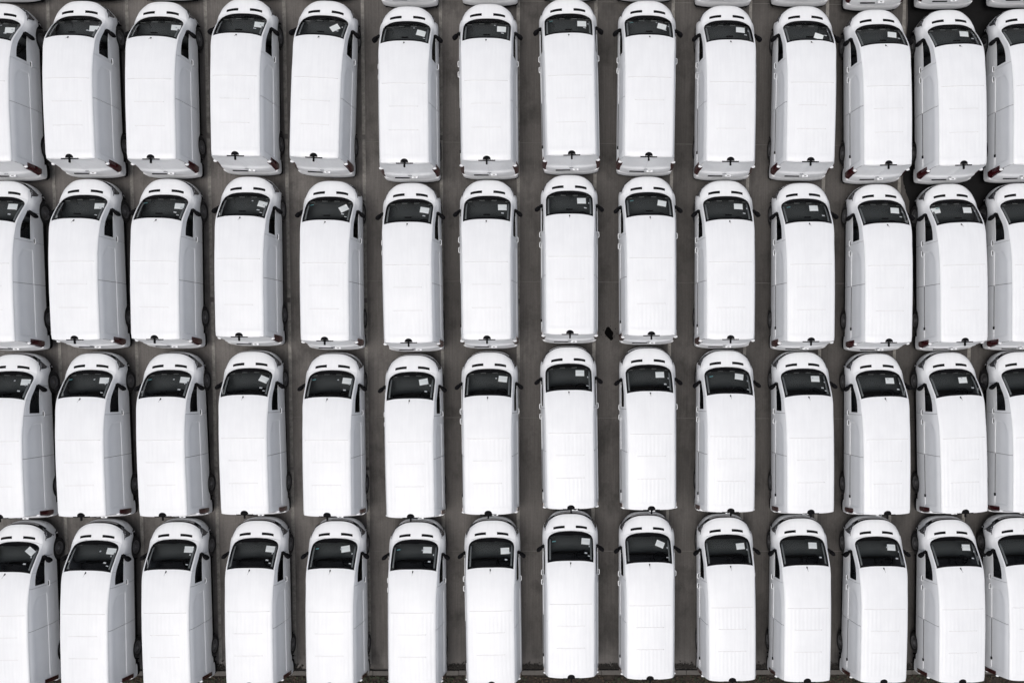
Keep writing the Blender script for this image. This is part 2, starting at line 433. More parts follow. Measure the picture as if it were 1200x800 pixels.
def make_van():
    root = bpy.data.objects.new('delivery_van', None); COL.objects.link(root)
    root.empty_display_size = 0.3
    P, G = M['paint'], 0.006
    # dark inner shell that closes the joints between panels
    bm = new()
    patch(bm, frange(-2.24, 1.22, 0.12), [x*0.4 for x in range(-7, 8)], -0.022, 0)
    for s in (-1, 1):
        patch(bm, frange(-2.25, 2.50, 0.05), side_ws(s, 1.2, 6.9, 0.45), -0.020, 0, arch=True)
        patch(bm, frange(-2.25, 0.80, 0.15), side_ws(s, 6.9, 11.6, 0.5), -0.022, 0)
    patch(bm, frange(2.06, 2.50, 0.07), [x*0.5 for x in range(-13, 14)], -0.022, 0)
    add_box(bm, (0, 0.0, 0.26), (1.30, 4.5, 0.05))
    fix(bm); link('inner_shell', bm, M['shell'], root)
    # roof
    bm = new()
    rw = [-2.55, -2.4, -2.2, -2.0, -1.85]+[x/16 for x in range(-28, 29)]+[1.85, 2.0, 2.2, 2.4, 2.55]
    rY = sorted(set(frange(-2.25, -2.0, 0.02)+frange(-2.0, -0.1, 0.06)+frange(-0.1, 0.04, 0.01)+frange(0.04, 1.245, 0.06)+[-1.36,-1.345,-1.33,-1.32,-0.68,-0.66,-0.65,-0.64]))
    patch(bm, rY, rw)
    fix(bm); sharp(link('roof_panel', bm, P, root))
    # raised cross seams on the roof
    for Yc, hw in ((-0.015, 1.85), (-0.665, 1.25), (-1.335, 1.25)):
        bm = new(); patch(bm, [Yc-0.008, Yc, Yc+0.008], [hw*x/10 for x in range(-10, 11)], 0.0022, 0.006); fix(bm)
        link('roof_seam', bm, M['sealant' if hw > 1.5 else 'sealant_pale'], root)
    # bonnet
    bm = new()
    patch(bm, frange(2.034, 2.505, 0.03)+[2.515], [4.55*x/22 for x in range(-22, 23)])
    fix(bm); sharp(link('bonnet', bm, P, root))
    for s in (-1, 1):
        bm = new()
        a, b = s*0.45, s*1.40
        patch(bm, [2.112, 2.13, 2.15, 2.17, 2.188], [a+(b-a)*k/8 for k in range(9)], 0.004, 0.02,
              wfun=lambda Y, w: w)
        # louvre bars inside the vent
        fix(bm); vent = link('bonnet_vent', bm, M['black'], root)
    # windscreen, scuttle and pillars
    Yg = frange(1.275, 1.70, 0.07)+frange(1.72, 1.96, 0.03)
    bm = new(); tt = [x/14 for x in range(-14, 15)]
    patch(bm, Yg, tt, -0.006, 0, wfun=lambda Y, t: t*windscreen_half(Y)*0.995)
    fix(bm); ws_o = link('windscreen', bm, M['glass'], root)
    bm = new()                                   # printed black border
    for s in (-1, 1):
        patch(bm, Yg, [0.955, 1.0], -0.011, 0, wfun=lambda Y, t: s*t*windscreen_half(Y))
    patch(bm, [1.262, 1.285, 1.305], [x/8 for x in range(-16, 17)], -0.011, 0)
    fix(bm); link('black_border', bm, M['black'], ws_o)
    bm = new()
    Yk = [1.925, 1.94, 1.955, 1.97, 1.985, 2.0, 2.012, 2.020, 2.0245]
    patch(bm, Yk, tt, -0.004, 0.02, wfun=lambda Y, t: t*max(0.02, windscreen_half(Y)))
    fix(bm); link('scuttle', bm, M['black'], root)
    for x0, x1 in ((-0.52, 0.08), (0.02, 0.60)):
        bm = new()
        a = S(1.93, x0/0.35); b = S(1.90, x1/0.36)
        pts = [S(1.935-0.02*k/6, (x0+(x1-x0)*k/6)/0.355)+Vector((0, 0, 0.022)) for k in range(7)]
        add_tube(bm, pts, 0.011, 6); link('wiper', bm, M['black'], root)
    for s in (-1, 1):
        bm = new()                               # A pillar, cant rail and the white corner beside the scuttle
        patch(bm, frange(0.765, 1.245, 0.06), side_ws(s, 9.28, 11.4, 0.2))
        patch(bm, frange(1.25, 1.70, 0.06)+frange(1.72, 1.99, 0.03)+[2.0, 2.01, 2.018, 2.024, 2.03], [x/8 for x in range(9)], 0, 0.012,
              wfun=lambda Y, t: s*(windscreen_half(Y)+(4.72-windscreen_half(Y))*t))
        fix(bm); sharp(link('pillar', bm, P, root))
    # side panels and doors
    for s in (-1, 1):
        bm = new()
        patch(bm, frange(1.735, 2.56, 0.03), side_ws(s, 2.72, 9.36, 0.3, LEDGE), arch=True)
        fix(bm); sharp(link('front_wing', bm, P, root))
        bm = new()
        patch(bm, frange(0.765, 1.72, 0.045), side_ws(s, 2.72, 7.1, 0.3, LEDGE), arch=True)
        patch(bm, frange(0.765, 0.835, 0.035), side_ws(s, 7.1, 9.24, 0.3))
        fix(bm); door = sharp(link('front_door', bm, P, root))
        bm = new()
        hw = bmesh.ops.create_uvsphere(bm, u_segments=12, v_segments=8, radius=1.0)
        c = S(0.81, s*8.85)
        bmesh.ops.transform(bm, matrix=Matrix.Translation(c) @ Matrix.Diagonal((0.012, 0.075, 0.040, 1)), verts=hw['verts'])
        link('handle_cup', bm, M['trim'], door)
        bm = new()
        add_tube(bm, [c+Vector((s*0.004, -0.085, 0)), c+Vector((s*0.030, -0.065, 0.004)), c+Vector((s*0.033, 0, 0.006)), c+Vector((s*0.030, 0.065, 0.004)), c+Vector((s*0.004, 0.085, 0))], 0.014, 8)
        link('handle', bm, P, door)
        # side window
        def wwin(Y, t, s=s):
            lo = 7.1+0.45*sm(1.35, 1.74, Y); hi = 9.26-0.55*sm(1.55, 1.74, Y)
            return s*(14-(lo+(hi-lo)*t))
        Yw = frange(0.845, 1.735, 0.05)
        bm = new(); patch(bm, Yw, [x/6 for x in range(7)], -0.008, 0, wfun=wwin)
        fix(bm); link('side_window', bm, M['glass'], root)
        bm = new(); patch(bm, [1.54, 1.60, 1.66, 1.72, 1.738], [x/6 for x in range(7)], -0.003, 0.02, wfun=wwin)
        fix(bm); link('quarter_trim', bm, M['black'], root)
        # panel behind the front door; on the left it slides
        bm = new()
        patch(bm, frange(-0.535, 0.20, 0.07)+frange(0.22, 0.56, 0.02)+frange(0.60, 0.753, 0.05), side_ws(s, 2.72, 11.4, 0.25, LEDGE), arch=True)
        fix(bm); pnl = sharp(link('sliding_door' if s < 0 else 'side_panel', bm, P, root))
        if s < 0:
            c = S(0.46, s*8.85); bm = new()
            hw = bmesh.ops.create_uvsphere(bm, u_segments=12, v_segments=8, radius=1.0)
            bmesh.ops.transform(bm, matrix=Matrix.Translation(c) @ Matrix.Diagonal((0.012, 0.075, 0.040, 1)), verts=hw['verts'])
            link('handle_cup', bm, M['trim'], pnl)
            bm = new()
            add_tube(bm, [c+Vector((s*0.004, -0.085, 0)), c+Vector((s*0.030, -0.065, 0.004)), c+Vector((s*0.033, 0, 0.006)), c+Vector((s*0.030, 0.065, 0.004)), c+Vector((s*0.004, 0.085, 0))], 0.014, 8)
            link('handle', bm, P, pnl)
        bm = new()
        patch(bm, sorted(set(frange(-2.26, -2.04, 0.02)+frange(-2.04, -0.55, 0.05))), side_ws(s, 2.72, 11.4, 0.25, LEDGE), arch=True)
        fix(bm); sharp(link('rear_quarter', bm, P, root))
        if s < 0:
            bm = new(); patch(bm, frange(-1.76, -0.56, 0.1), side_ws(s, 6.0, 6.22, 0.06), 0.0035, 0.012); fix(bm)
            rail = link('door_rail', bm, M['rail'], root)
            bm = new(); c = S(-1.80, s*(14-6.1)); add_box(bm, c+Vector((s*0.010, 0, 0)), (0.04, 0.085, 0.055), bevel=0.012)
            link('rail_cap', bm, M['black'], rail)
        bm = new()                               # black sill under the painted flank
        patch(bm, frange(-2.25, 2.54, 0.04), side_ws(s, 1.0, 2.68, 0.28), -0.004, 0.02, arch=True)
        fix(bm); link('sill', bm, M['black'], root)
        # wheel arch liner
        for yh in (HUB_F, HUB_R):
            bm = new(); seg = 18; rr = ARCH-0.004
            a = [[bm.verts.new((s*x, yh+rr*math.cos(R(-12)+R(204)*k/seg), HUB_Z+rr*math.sin(R(-12)+R(204)*k/seg))) for k in range(seg+1)] for x in (0.50, 0.822)]
            for k in range(seg): bm.faces.new((a[0][k], a[0][k+1], a[1][k+1], a[1][k]))
            c0 = bm.verts.new((s*0.5, yh, HUB_Z))
            for k in range(seg): bm.faces.new((a[0][k], a[0][k+1], c0))
            link('wheel_arch', bm, M['black'], root)
            bm = new()
            add_lathe_x(bm, [(0.20, -0.20), (0.285, -0.205), (0.318, -0.185), (0.330, -0.15), (0.332, -0.06), (0.322, -0.025), (0.295, -0.004), (0.235, -0.002), (0.212, -0.012), (0.205, -0.03)], (s*0.822, yh, HUB_Z+0.003), s, 36)
            wh = link('wheel', bm, M['tyre'], root)
            bm = new()
            add_lathe_x(bm, [(0.205, -0.03), (0.207, -0.012), (0.196, -0.010), (0.180, -0.045), (0.150, -0.062), (0.105, -0.050), (0.085, -0.020), (0.070, -0.014), (0.0, -0.012)], (s*0.822, yh, HUB_Z+0.003), s, 30)
            rim = link('rim', bm, M['rim'], wh)
            bm = new()
            for k in range(5):
                an = R(72*k+20); add_lathe_x(bm, [(0.013, -0.03), (0.013, -0.008), (0.0, -0.006)], (s*0.822, yh+0.055*math.cos(an), HUB_Z+0.003+0.055*math.sin(an)), s, 6)
            add_lathe_x(bm, [(0.034, -0.02), (0.032, -0.006), (0.0, -0.003)], (s*0.822, yh, HUB_Z+0.003), s, 14)
            link('hub_cap', bm, M['hub'], wh)
        # headlamp
        bm = new()
        def wl_(Y, t, s=s):
            hi = 9.34+2.9*sm(2.37, 2.575, Y)-0.2*sm(2.28, 2.20, Y); lo = 8.95-3.4*sm(2.28, 2.56, Y)
            return s*(14-(lo+(hi-lo)*t))
        patch(bm, frange(2.20, 2.57, 0.015), [x/8 for x in range(9)], 0.007, 0.02, wfun=wl_)
        fix(bm); hl = link('headlamp', bm, M['lamp'], root)
        for Yc, tc, rx in ((2.40, 0.55, 0.026), (2.47, 0.60, 0.040), (2.52, 0.62, 0.034)):
            c = S(Yc, wl_(Yc, tc)); nn = nrm(Yc, wl_(Yc, tc)); bm = new()
            ret = bmesh.ops.create_uvsphere(bm, u_segments=10, v_segments=6, radius=rx)
            bmesh.ops.transform(bm, matrix=Matrix.Translation(c) @ nn.to_track_quat('Z', 'Y').to_matrix().to_4x4() @ Matrix.Diagonal((1, 0.8, 0.40, 1)), verts=ret['verts'])
            link('reflector', bm, M['chrome'], hl)
        # door mirror
        bm = new()
        a = Vector((s*0.80, 1.575, 1.13)); path = []
        add_tube(bm, [a, a+Vector((s*0.05, -0.015, 0.0)), a+Vector((s*0.085, -0.035, 0.01))], [(0.060, 0.055), (0.050, 0.05), (0.042, 0.055)], 10)
        mir = link('mirror_arm', bm, M['black'], root)
        bm = new()
        c0 = a+Vector((s*0.070, -0.030, 0.0)); d = Vector((s*0.150, -0.130, -0.01))
        prof = [(0.0, .020, .05), (.08, .042, .085), (.25, .058, .112), (.55, .064, .125), (.8, .058, .118), (.95, .038, .09), (1.0, .014, .04)]
        add_tube(bm, [c0+d*t for t, _, _ in prof], [(ra, rb) for _, ra, rb in prof], 14)
        link('mirror_housing', bm, M['black'], mir)
    # rear doors: two leaves hinged at the corners
    for s in (-1, 1):
        bm = new()
        zs = [0.66, 0.72, 0.80, 0.86, 0.90, 0.95, 1.0, 1.04, 1.07, 1.10, 1.2, 1.35, 1.5, 1.65, 1.76, 1.83, 1.865, 1.885, 1.90]
        gr = []
        for z in zs:
            hwid = S(-2.25, w_at_z(-2.25, min(z, 1.80))).x if z < 1.8 else None
            row = []
            for k in range(13):
                t = k/12
                if z > 1.8:
                    hx = 0.74-0.06*sm(1.8, 1.91, z)
                else: hx = hwid-0.012-0.085*sm(1.40, 1.35, z)
                x = 0.0006+(hx-0.0006)*t
                zz = z-0.035*(x/0.7)**2*sm(1.7, 1.9, z)
                y = R_rear(x, zz)-0.004
                # pressed window blank and the ledge below it
                y += 0.014*sm(1.06, 1.12, z)*sm(1.86, 1.80, z)*sm(0.05, 0.10, x)*sm(hx-0.06, hx-0.11, x)
                y -= 0.020*sm(1.10, 1.02, z)
                row.append(bm.verts.new((s*x, y, zz)))
            gr.append(row)
        for i in range(len(zs)-1):
            for j in range(12): bm.faces.new((gr[i][j], gr[i][j+1], gr[i+1][j+1], gr[i+1][j]))
        for j in range(12):                                      # turned-in top edge
            a, b = gr[-1][j], gr[-1][j+1]
            c = bm.verts.new(b.co+Vector((0, 0.03, -0.004))); d = bm.verts.new(a.co+Vector((0, 0.03, -0.004)))
            bm.faces.new((a, b, c, d))
        fix(bm)
        rd = sharp(link('rear_door', bm, P, root), 50)
        if s < 0:
            bm = new()
            add_box(bm, (-0.25, R_rear(-0.25, 0.86)-0.030, 0.875), (0.44, 0.030, 0.045), bevel=0.008)
            link('plate_lamp_recess', bm, M['black'], rd)
        else:
            bm = new()
            add_box(bm, (0.13, R_rear(0.13, 0.93)-0.040, 0.93), (0.19, 0.065, 0.055), bevel=0.02)
            link('handle', bm, P, rd)
            bm = new()
            add_box(bm, (0.13, R_rear(0.13, 0.93)-0.045, 0.962), (0.07, 0.022, 0.012), bevel=0.004)
            link('lock', bm, M['trim'], rd)
        # tail lamp wrapped round the corner
        bm = new(); rows = []
        for k in range(9):
            z = 0.74+0.60*k/8
            wA, wB = w_at_z(-2.16, z), w_at_z(-2.24, z)
            A = S(-2.16, s*wA)+nrm(-2.16, s*wA)*0.014; B = S(-2.235, s*wB)+nrm(-2.235, s*wB)*0.018
            xc = abs(S(-2.25, wB).x)
            Cc = Vector((s*(xc-0.004), R_rear(xc, z)-0.016, z)); D = Vector((s*(xc-0.055), R_rear(xc-0.055, z)-0.020, z)); E = Vector((s*(xc-0.10), R_rear(xc-0.10, z)-0.012, z))
            A0 = A+Vector((-s*0.03, 0.0, 0)); E0 = E+Vector((0, 0.03, 0))
            rows.append([bm.verts.new(p) for p in (A0, A, B, Cc, D, E, E0)])
        for a, b in zip(rows, rows[1:]):
            for j in range(6): bm.faces.new((a[j], a[j+1], b[j+1], b[j]))
        bm.faces.new(rows[0]); bm.faces.new(rows[-1]); fix(bm)
        tl = sharp(link('tail_lamp', bm, M['red'], root))
        bm = new()                                                # painted cap over the lamp
        zt = 1.36; wA = w_at_z(-2.2, zt); xc = abs(S(-2.25, wA).x)
        hw = bmesh.ops.create_uvsphere(bm, u_segments=12, v_segments=8, radius=1)
        bmesh.ops.transform(bm, matrix=Matrix.Translation((s*(xc-0.03), R_rear(xc-0.03, zt)-0.002, zt+0.012)) @ Matrix.Diagonal((0.065, 0.040, 0.030, 1)), verts=hw['verts'])
        link('lamp_cap', bm, P, tl)
    bm = new()
    add_tube(bm, [(x, R_rear(0, 1.06)-0.030, 1.04+dz) for x, dz in ((-0.06, 0), (-0.02, 0.004), (0.02, 0.004), (0.06, 0))], [0.006, 0.016, 0.016, 0.006], 8)
    link('badge', bm, M['badge'], root)
    # rear bumper
    def sweep(path, prof, material, name, parent, scale=None):
        bm = new(); rows = []
        n = len(path)
        for i, p in enumerate(path):
            d = Vector(path[min(i+1, n-1)])-Vector(path[max(i-1, 0)]); d.normalize()
            nn = Vector((d.y, -d.x))
            kk = scale[i] if scale else 1.0
            rows.append([bm.verts.new((p[0]+nn.x*o*(kk if o > 0 else 1), p[1]+nn.y*o*(kk if o > 0 else 1), z)) for o, z in prof])
        for a, b in zip(rows, rows[1:]):
            for j in range(len(prof)-1): bm.faces.new((a[j], a[j+1], b[j+1], b[j]))
        bm.faces.new(rows[0]); bm.faces.new(rows[-1]); fix(bm)
        return sharp(link(name, bm, material, parent))
    base = R_rear(0, 0.55)
    half = [(0.02*0, base), (0.2, R_rear(0.2, .55)), (0.4, R_rear(0.4, .55)), (0.6, R_rear(.6, .55)), (0.70, R_rear(.70, .55)), (0.755, -2.425), (0.806, -2.405), (0.826, -2.34), (0.830, -2.25), (0.828, -2.14), (0.815, -2.03)]
    path = [(-x, y) for x, y in reversed(half[1:])]+half
    sweep(path, [(-0.05, 0.712), (0.002, 0.705), (0.014, 0.67), (0.026, 0.60), (0.032, 0.50), (0.026, 0.42), (-0.02, 0.40)], P, 'rear_bumper', root, [.05,.1,.15,.3,.5,.8]+[1.0]*9+[.8,.5,.3,.15,.1,.05])
    sweep(path, [(-0.03, 0.42), (0.022, 0.415), (0.020, 0.33), (0.0, 0.27), (-0.05, 0.25)], M['black'], 'bumper_valance', root, [.05,.1,.15,.3,.5,.8]+[1.0]*9+[.8,.5,.3,.15,.1,.05])
    # front bumper, grille
    def fy(x, k=2.50): return k-0.50*(abs(x)/0.86)**3
    xs = [0, .15, .3, .42, .52, .6, .66, .71, .75, .77]
    path = ([(-x, fy(x)) for x in reversed(xs[1:])]+[(x, fy(x)) for x in xs])[::-1]
    fb = sweep(path, [(-0.05, 0.66), (0.03, 0.655), (0.052, 0.63), (0.066, 0.54), (0.062, 0.42), (0.045, 0.30), (-0.04, 0.24)], P, 'front_bumper', root, [0,.0,.1,.3,.6,.9]+[1.0]*7+[.9,.6,.3,.1,0,0])
    xs = [0, .15, .3, .42, .50, .56, .61]
    path = ([(-x, fy(x)) for x in reversed(xs[1:])]+[(x, fy(x)) for x in xs])[::-1]
    grl = sweep(path, [(-0.03, 0.865), (0.018, 0.85), (0.032, 0.80), (0.040, 0.70), (0.03, 0.655), (-0.03, 0.652)], M['black'], 'grille', root)
    xs = [0, .15, .3, .40, .46]
    path = ([(-x, fy(x)) for x in reversed(xs[1:])]+[(x, fy(x)) for x in xs])[::-1]
    for z in (0.705, 0.775):
        sweep(path, [(0.025, z+0.018), (0.050, z+0.014), (0.052, z-0.010), (0.025, z-0.016)], M['slat'], 'grille_slat', grl)
    # roof furniture
    bm = new()
    add_tube(bm, [(0, 1.185, 1.700), (0, 1.175, 1.725), (0, 1.15, 1.78)], [0.026, 0.016, 0.006], 8)
    add_tube(bm, [(0, 1.15, 1.78), (0, 1.09, 1.87)], [0.004, 0.002], 5)
    link('aerial', bm, M['black'], root)
    bm = new(); seg = 16; rings = []
    for h, sc in ((-0.015, 1.0), (0.016, 1.0), (0.034, 0.88), (0.044, 0.55)):
        rings.append([bm.verts.new((0.112*sc*math.cos(math.pi*k/seg), -2.242+0.112*sc*math.sin(math.pi*k/seg)**0.8, 1.925+h)) for k in range(seg+1)])
    for a, b in zip(rings, rings[1:]):
        for k in range(seg): bm.faces.new((a[k], a[k+1], b[k+1], b[k]))
    bm.faces.new(rings[-1])
    for a, b in zip(rings, rings[1:]): bm.faces.new((a[0], a[-1], b[-1], b[0]))
    fix(bm); bl = sharp(link('brake_lamp', bm, M['black'], root))
    bm = new(); add_box(bm, (0, -2.275, 1.925), (0.050, 0.21, 0.055), bevel=0.010); link('lamp_stem', bm, M['black'], bl)
    bm = new()
    for k in range(8):
        x0, x1 = -0.24+0.06*k, -0.24+0.06*(k+1)
        add_box(bm, ((x0+x1)/2, R_rear(0, 1.91)+0.004, 1.917-0.03*((x0+x1)/1.4)**2), (0.062, 0.036, 0.030))
    link('door_top_slot', bm, M['black'], root)
    # cab: dashboard, wheel, seats, bulkhead, trims
    bm = new()
    prof = [(1.99, 0.99), (1.90, 1.015), (1.78, 1.005), (1.62, 1.0), (1.48, 0.985), (1.40, 0.94), (1.36, 0.86), (1.36, 0.55)]
    rows = []
    for k in range(17):
        x = -0.76+1.52*k/16
        rows.append([bm.verts.new((x, y-0.16*(abs(x)/0.86)**3+(0.0 if j > 1 else 0), z-0.02*(abs(x)/0.76)**4+(0.035*math.exp(-((x-0.38)/0.15)**2) if 3 <= j <= 5 else 0))) for j, (y, z) in enumerate(prof)])
    for a, b in zip(rows, rows[1:]):
        for j in range(len(prof)-1): bm.faces.new((a[j], a[j+1], b[j+1], b[j]))
    fix(bm); dsh = sharp(link('dashboard', bm, M['dash'], root))
    for x in (-0.55, -0.18, 0.18, 0.60):
        bm = new(); add_box(bm, (x, 1.90-0.12*(abs(x)/.86)**3, 1.018), (0.16, 0.03, 0.012), bevel=0.004)
        link('air_vent', bm, M['trim'], dsh)
    bm = new(); pts = []
    for k in range(25):
        a = 2*math.pi*k/24; pts.append((0.38+0.185*math.cos(a), 1.25+0.16*math.sin(a), 0.98+0.095*math.sin(a)))
    add_tube(bm, pts, 0.016, 6)
    add_tube(bm, [(0.20, 1.25, 0.975), (0.38, 1.26, 0.955), (0.56, 1.25, 0.975)], 0.02, 6)
    link('steering_wheel', bm, M['black'], root)
    for x, wd in ((0.38, 0.46), (-0.30, 0.86)):
        bm = new()
        add_box(bm, (x, 0.98, 0.62), (wd, 0.48, 0.16), bevel=0.05)
        add_box(bm, (x, 0.71, 0.95), (wd, 0.14, 0.62), bevel=0.05, mtx=Matrix.Rotation(R(10), 4, 'X'))
        for hx in ((x,) if wd < 0.5 else (x-0.21, x+0.21)): add_box(bm, (hx, 0.655, 1.34), (0.26, 0.10, 0.18), bevel=0.04)
        link('seat', bm, M['seat'], root)
    bm = new(); add_box(bm, (0, 0.56, 0.95), (1.34, 0.02, 1.30)); link('bulkhead', bm, M['seat'], root, False)
    bm = new(); add_box(bm, (0, 1.15, 0.33), (1.5, 1.5, 0.04)); link('cab_floor', bm, M['cab'], root, False)
    for s in (-1, 1):
        bm = new(); patch(bm, frange(1.32, 1.88, 0.07), [s*1.66, s*1.74, s*1.82], -0.045, 0.01); fix(bm); link('pillar_trim', bm, M['trim'], root)
    bm = new(); add_box(bm, (0.0, 1.40, 1.515), (0.20, 0.035, 0.06), bevel=0.012); link('rear_view_mirror', bm, M['black'], root)
    for Yc, wc, a, b, mm in ((1.66, 1.55, 0.022, 0.045, 'sticker'), (1.47, 1.27, 0.018, 0.10, 'sticker'), (1.75, 0.62, 0.016, 0.06, 'sticker'), (1.78, -1.35, 0.014, 0.14, 'teal'), (1.40, 1.52, 0.012, 0.09, 'sticker')):
        bm = new(); patch(bm, [Yc-a, Yc+a], [wc-b, wc, wc+b], -0.009, 0); fix(bm); link('sticker', bm, M[mm], root)
    return root

# row, column, x, y, heading, papers on the dashboard (x, y, turn)
VANS = [
    (-1, 0, -16.3, 13.078, 0.006, []),
    (-1, 1, -13.975, 13.175, 0.0079, []),
    (-1, 2, -11.649, 13.174, 0.0005, []),
    (-1, 3, -9.24, 13.273, -0.0037, []),
    (-1, 4, -7.006, 13.271, -0.024, []),
    (-1, 5, -4.478, 13.05, 0.0039, []),
    (-1, 6, -2.09, 13.124, 0.0054, []),
    (-1, 7, 0.298, 13.297, 0.0166, []),
    (-1, 8, 2.559, 13.295, -0.0029, []),
    (-1, 9, 4.923, 13.157, 0.0007, []),
    (-1, 10, 7.243, 13.193, -0.0017, []),
    (-1, 11, 9.394, 13.103, 0.0172, []),
    (-1, 12, 11.55, 13.174, 0.0223, []),
    (-1, 13, 13.77, 13.234, 0.018, []),
    (0, 0, -16.342, 7.828, 0.01, [(0.511, 1.613, 0)]),
    (0, 1, -13.982, 7.928, 0.0131, [(0.58, 1.577, 0)]),
    (0, 2, -11.653, 7.931, 0.0008, [(0.555, 1.65, -2)]),
    (0, 3, -9.241, 8.042, -0.0061, [(0.529, 1.65, -5)]),
    (0, 4, -6.932, 8.011, -0.04, [(0.375, 1.6, 35)]),
    (0, 5, -4.448, 7.872, 0.0065, [(0.45, 1.597, -15)]),
    (0, 6, -2.093, 7.971, 0.0089, [(0.434, 1.648, -3)]),
    (0, 7, 0.308, 8.139, 0.0277, [(0.399, 1.649, -3)]),
    (0, 8, 2.602, 8.11, -0.0048, [(0.391, 1.629, -15)]),
    (0, 9, 4.954, 7.995, 0.0012, [(0.357, 1.685, -5)]),
    (0, 10, 7.286, 8.005, -0.0028, [(0.264, 1.435, -20)]),
    (0, 11, 9.486, 7.93, 0.0287, [(0.32, 1.631, -8)]),
    (0, 12, 11.658, 7.943, 0.0372, [(0.303, 1.676, -5)]),
    (0, 13, 13.848, 7.993, 0.03, []),
    (1, 0, -16.428, 2.71, 0.005, [(0.422, 1.736, -2)]),
    (1, 1, -13.998, 2.78, 0.009, [(0.529, 1.695, 0)]),
    (1, 2, -11.661, 2.805, -0.0097, [(0.501, 1.689, -3)]),
    (1, 3, -9.242, 2.888, -0.004, [(0.526, 1.673, -15)]),
    (1, 4, -6.783, 2.782, -0.0003, [(0.46, 1.668, 30)]),
    (1, 5, -4.388, 2.74, 0.015, [(0.463, 1.67, -10)]),
    (1, 6, -2.097, 2.839, 0.009, [(0.457, 1.672, 0)]),
    (1, 7, 0.327, 3.007, 0.0063, [(0.364, 1.72, 0)]),
    (1, 8, 2.689, 2.981, 0.0132, [(0.397, 1.679, -12)]),
    (1, 9, 5.017, 2.88, 0.0107, [(0.339, 1.71, -3)]),
    (1, 10, 7.371, 2.827, 0.017, [(0.245, 1.731, 0)]),
    (1, 11, 9.67, 2.806, 0.0159, [(0.369, 1.692, -5)]),
    (1, 12, 11.874, 2.836, 0.0358, [(0.368, 1.682, -2), (-0.567, 1.704, 8)]),
    (1, 13, 14.004, 2.866, 0.03, []),
    (2, 0, -16.347, -2.425, 0.008, [(0.525, 1.724, -3)]),
    (2, 1, -13.988, -2.381, 0.013, [(0.491, 1.737, -2)]),
    (2, 2, -11.635, -2.371, 0.0202, [(0.524, 1.744, -8)]),
    (2, 3, -9.236, -2.308, 0.0147, [(0.479, 1.719, -25)]),
    (2, 4, -6.791, -2.362, 0.0031, [(0.481, 1.737, -8)]),
    (2, 5, -4.368, -2.399, 0.0149, [(0.368, 1.754, 10)]),
    (2, 6, -2.071, -2.3, 0.009, [(0.435, 1.749, -8)]),
    (2, 7, 0.346, -2.132, 0.0208, [(0.347, 1.766, -3)]),
    (2, 8, 2.748, -2.154, 0.0126, [(0.336, 1.75, 0)]),
    (2, 9, 5.119, -2.219, 0.005, [(0.35, 1.767, -10)]),
    (2, 10, 7.47, -2.254, 0.021, [(0.325, 1.743, -3)]),
    (2, 11, 9.755, -2.289, 0.0234, [(0.3, 1.73, -2)]),
    (2, 12, 12.037, -2.243, 0.0465, [(0.266, 1.707, 0)]),
    (2, 13, 14.227, -2.213, 0.03, []),
    (3, 0, -16.373, -7.585, 0.005, [(0.468, 1.785, -40)]),
    (3, 1, -14.02, -7.541, -0.0113, [(0.52, 1.756, -8)]),
    (3, 2, -11.631, -7.507, 0.006, [(0.487, 1.77, -5)]),
    (3, 3, -9.172, -7.463, 0.0035, [(0.485, 1.746, -8)]),
    (3, 4, -6.78, -7.473, -0.0, [(0.356, 1.766, 8)]),
    (3, 5, -4.326, -7.506, -0.0, [(0.378, 1.766, -3)]),
    (3, 6, -1.994, -7.448, 0.0149, [(0.429, 1.691, 0)]),
    (3, 7, 0.402, -7.242, 0.0086, [(0.476, 1.763, -8)]),
    (3, 8, 2.769, -7.287, 0.0077, [(0.368, 1.738, -25)]),
    (3, 9, 5.22, -7.347, 0.0186, [(0.394, 1.731, 3)]),
    (3, 10, 7.51, -7.372, 0.0065, [(0.307, 1.776, -3)]),
    (3, 11, 9.834, -7.404, 0.0031, [(0.396, 1.753, -5)]),
    (3, 12, 12.186, -7.406, 0.0203, [(0.381, 1.751, -4)]),
    (3, 13, 14.306, -7.346, 0.03, []),
]

# ------------------------------------------------------------------ the yard: slabs, joints, bay lines, kerb, verge
X0, BAY, Y0, BED = -15.540, 2.3803, 6.695, 4.2607
KERB_Y = -9.93
def sheet(bm, x0, x1, y0, y1, z):
    bm.faces.new([bm.verts.new(p) for p in ((x0, y0, z), (x1, y0, z), (x1, y1, z), (x0, y1, z))])
bm = new(); sheet(bm, -400, 400, -400, 400, -0.05)
ground = tag(link('ground', bm, M['joint'], None, False), kind='structure')
bm = new(); sheet(bm, -400, 400, KERB_Y-0.02, 400, -0.009)
# broad concrete beyond the slabs that are built one by one
yard = tag(link('concrete_yard', bm, M['joint'], None, False), kind='structure')
rows = [Y0+3*BED, Y0+2*BED, Y0+BED, Y0, Y0-BED, Y0-2*BED, Y0-3*BED, KERB_Y-0.01]
slab_mesh = {}
for r in range(len(rows)-1):
    ya, yb = rows[r+1]+0.009, rows[r]-0.009
    for n in range(-4, 17):
        xa, xb = X0+n*BAY+0.055, X0+(n+1)*BAY+0.041
        bm = new()
        add_box(bm, (0, 0, -0.06), (xb-xa, yb-ya, 0.12), bevel=0.006)
        if r not in slab_mesh:
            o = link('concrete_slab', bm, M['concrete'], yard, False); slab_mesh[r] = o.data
        else:
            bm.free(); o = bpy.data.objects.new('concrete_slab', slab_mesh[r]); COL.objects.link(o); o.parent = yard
        o.location = ((xa+xb)/2, (ya+yb)/2, random.uniform(-0.003, 0.0))
        o.rotation_euler = (random.uniform(-1, 1)*0.0004, random.uniform(-1, 1)*0.0004, 0)
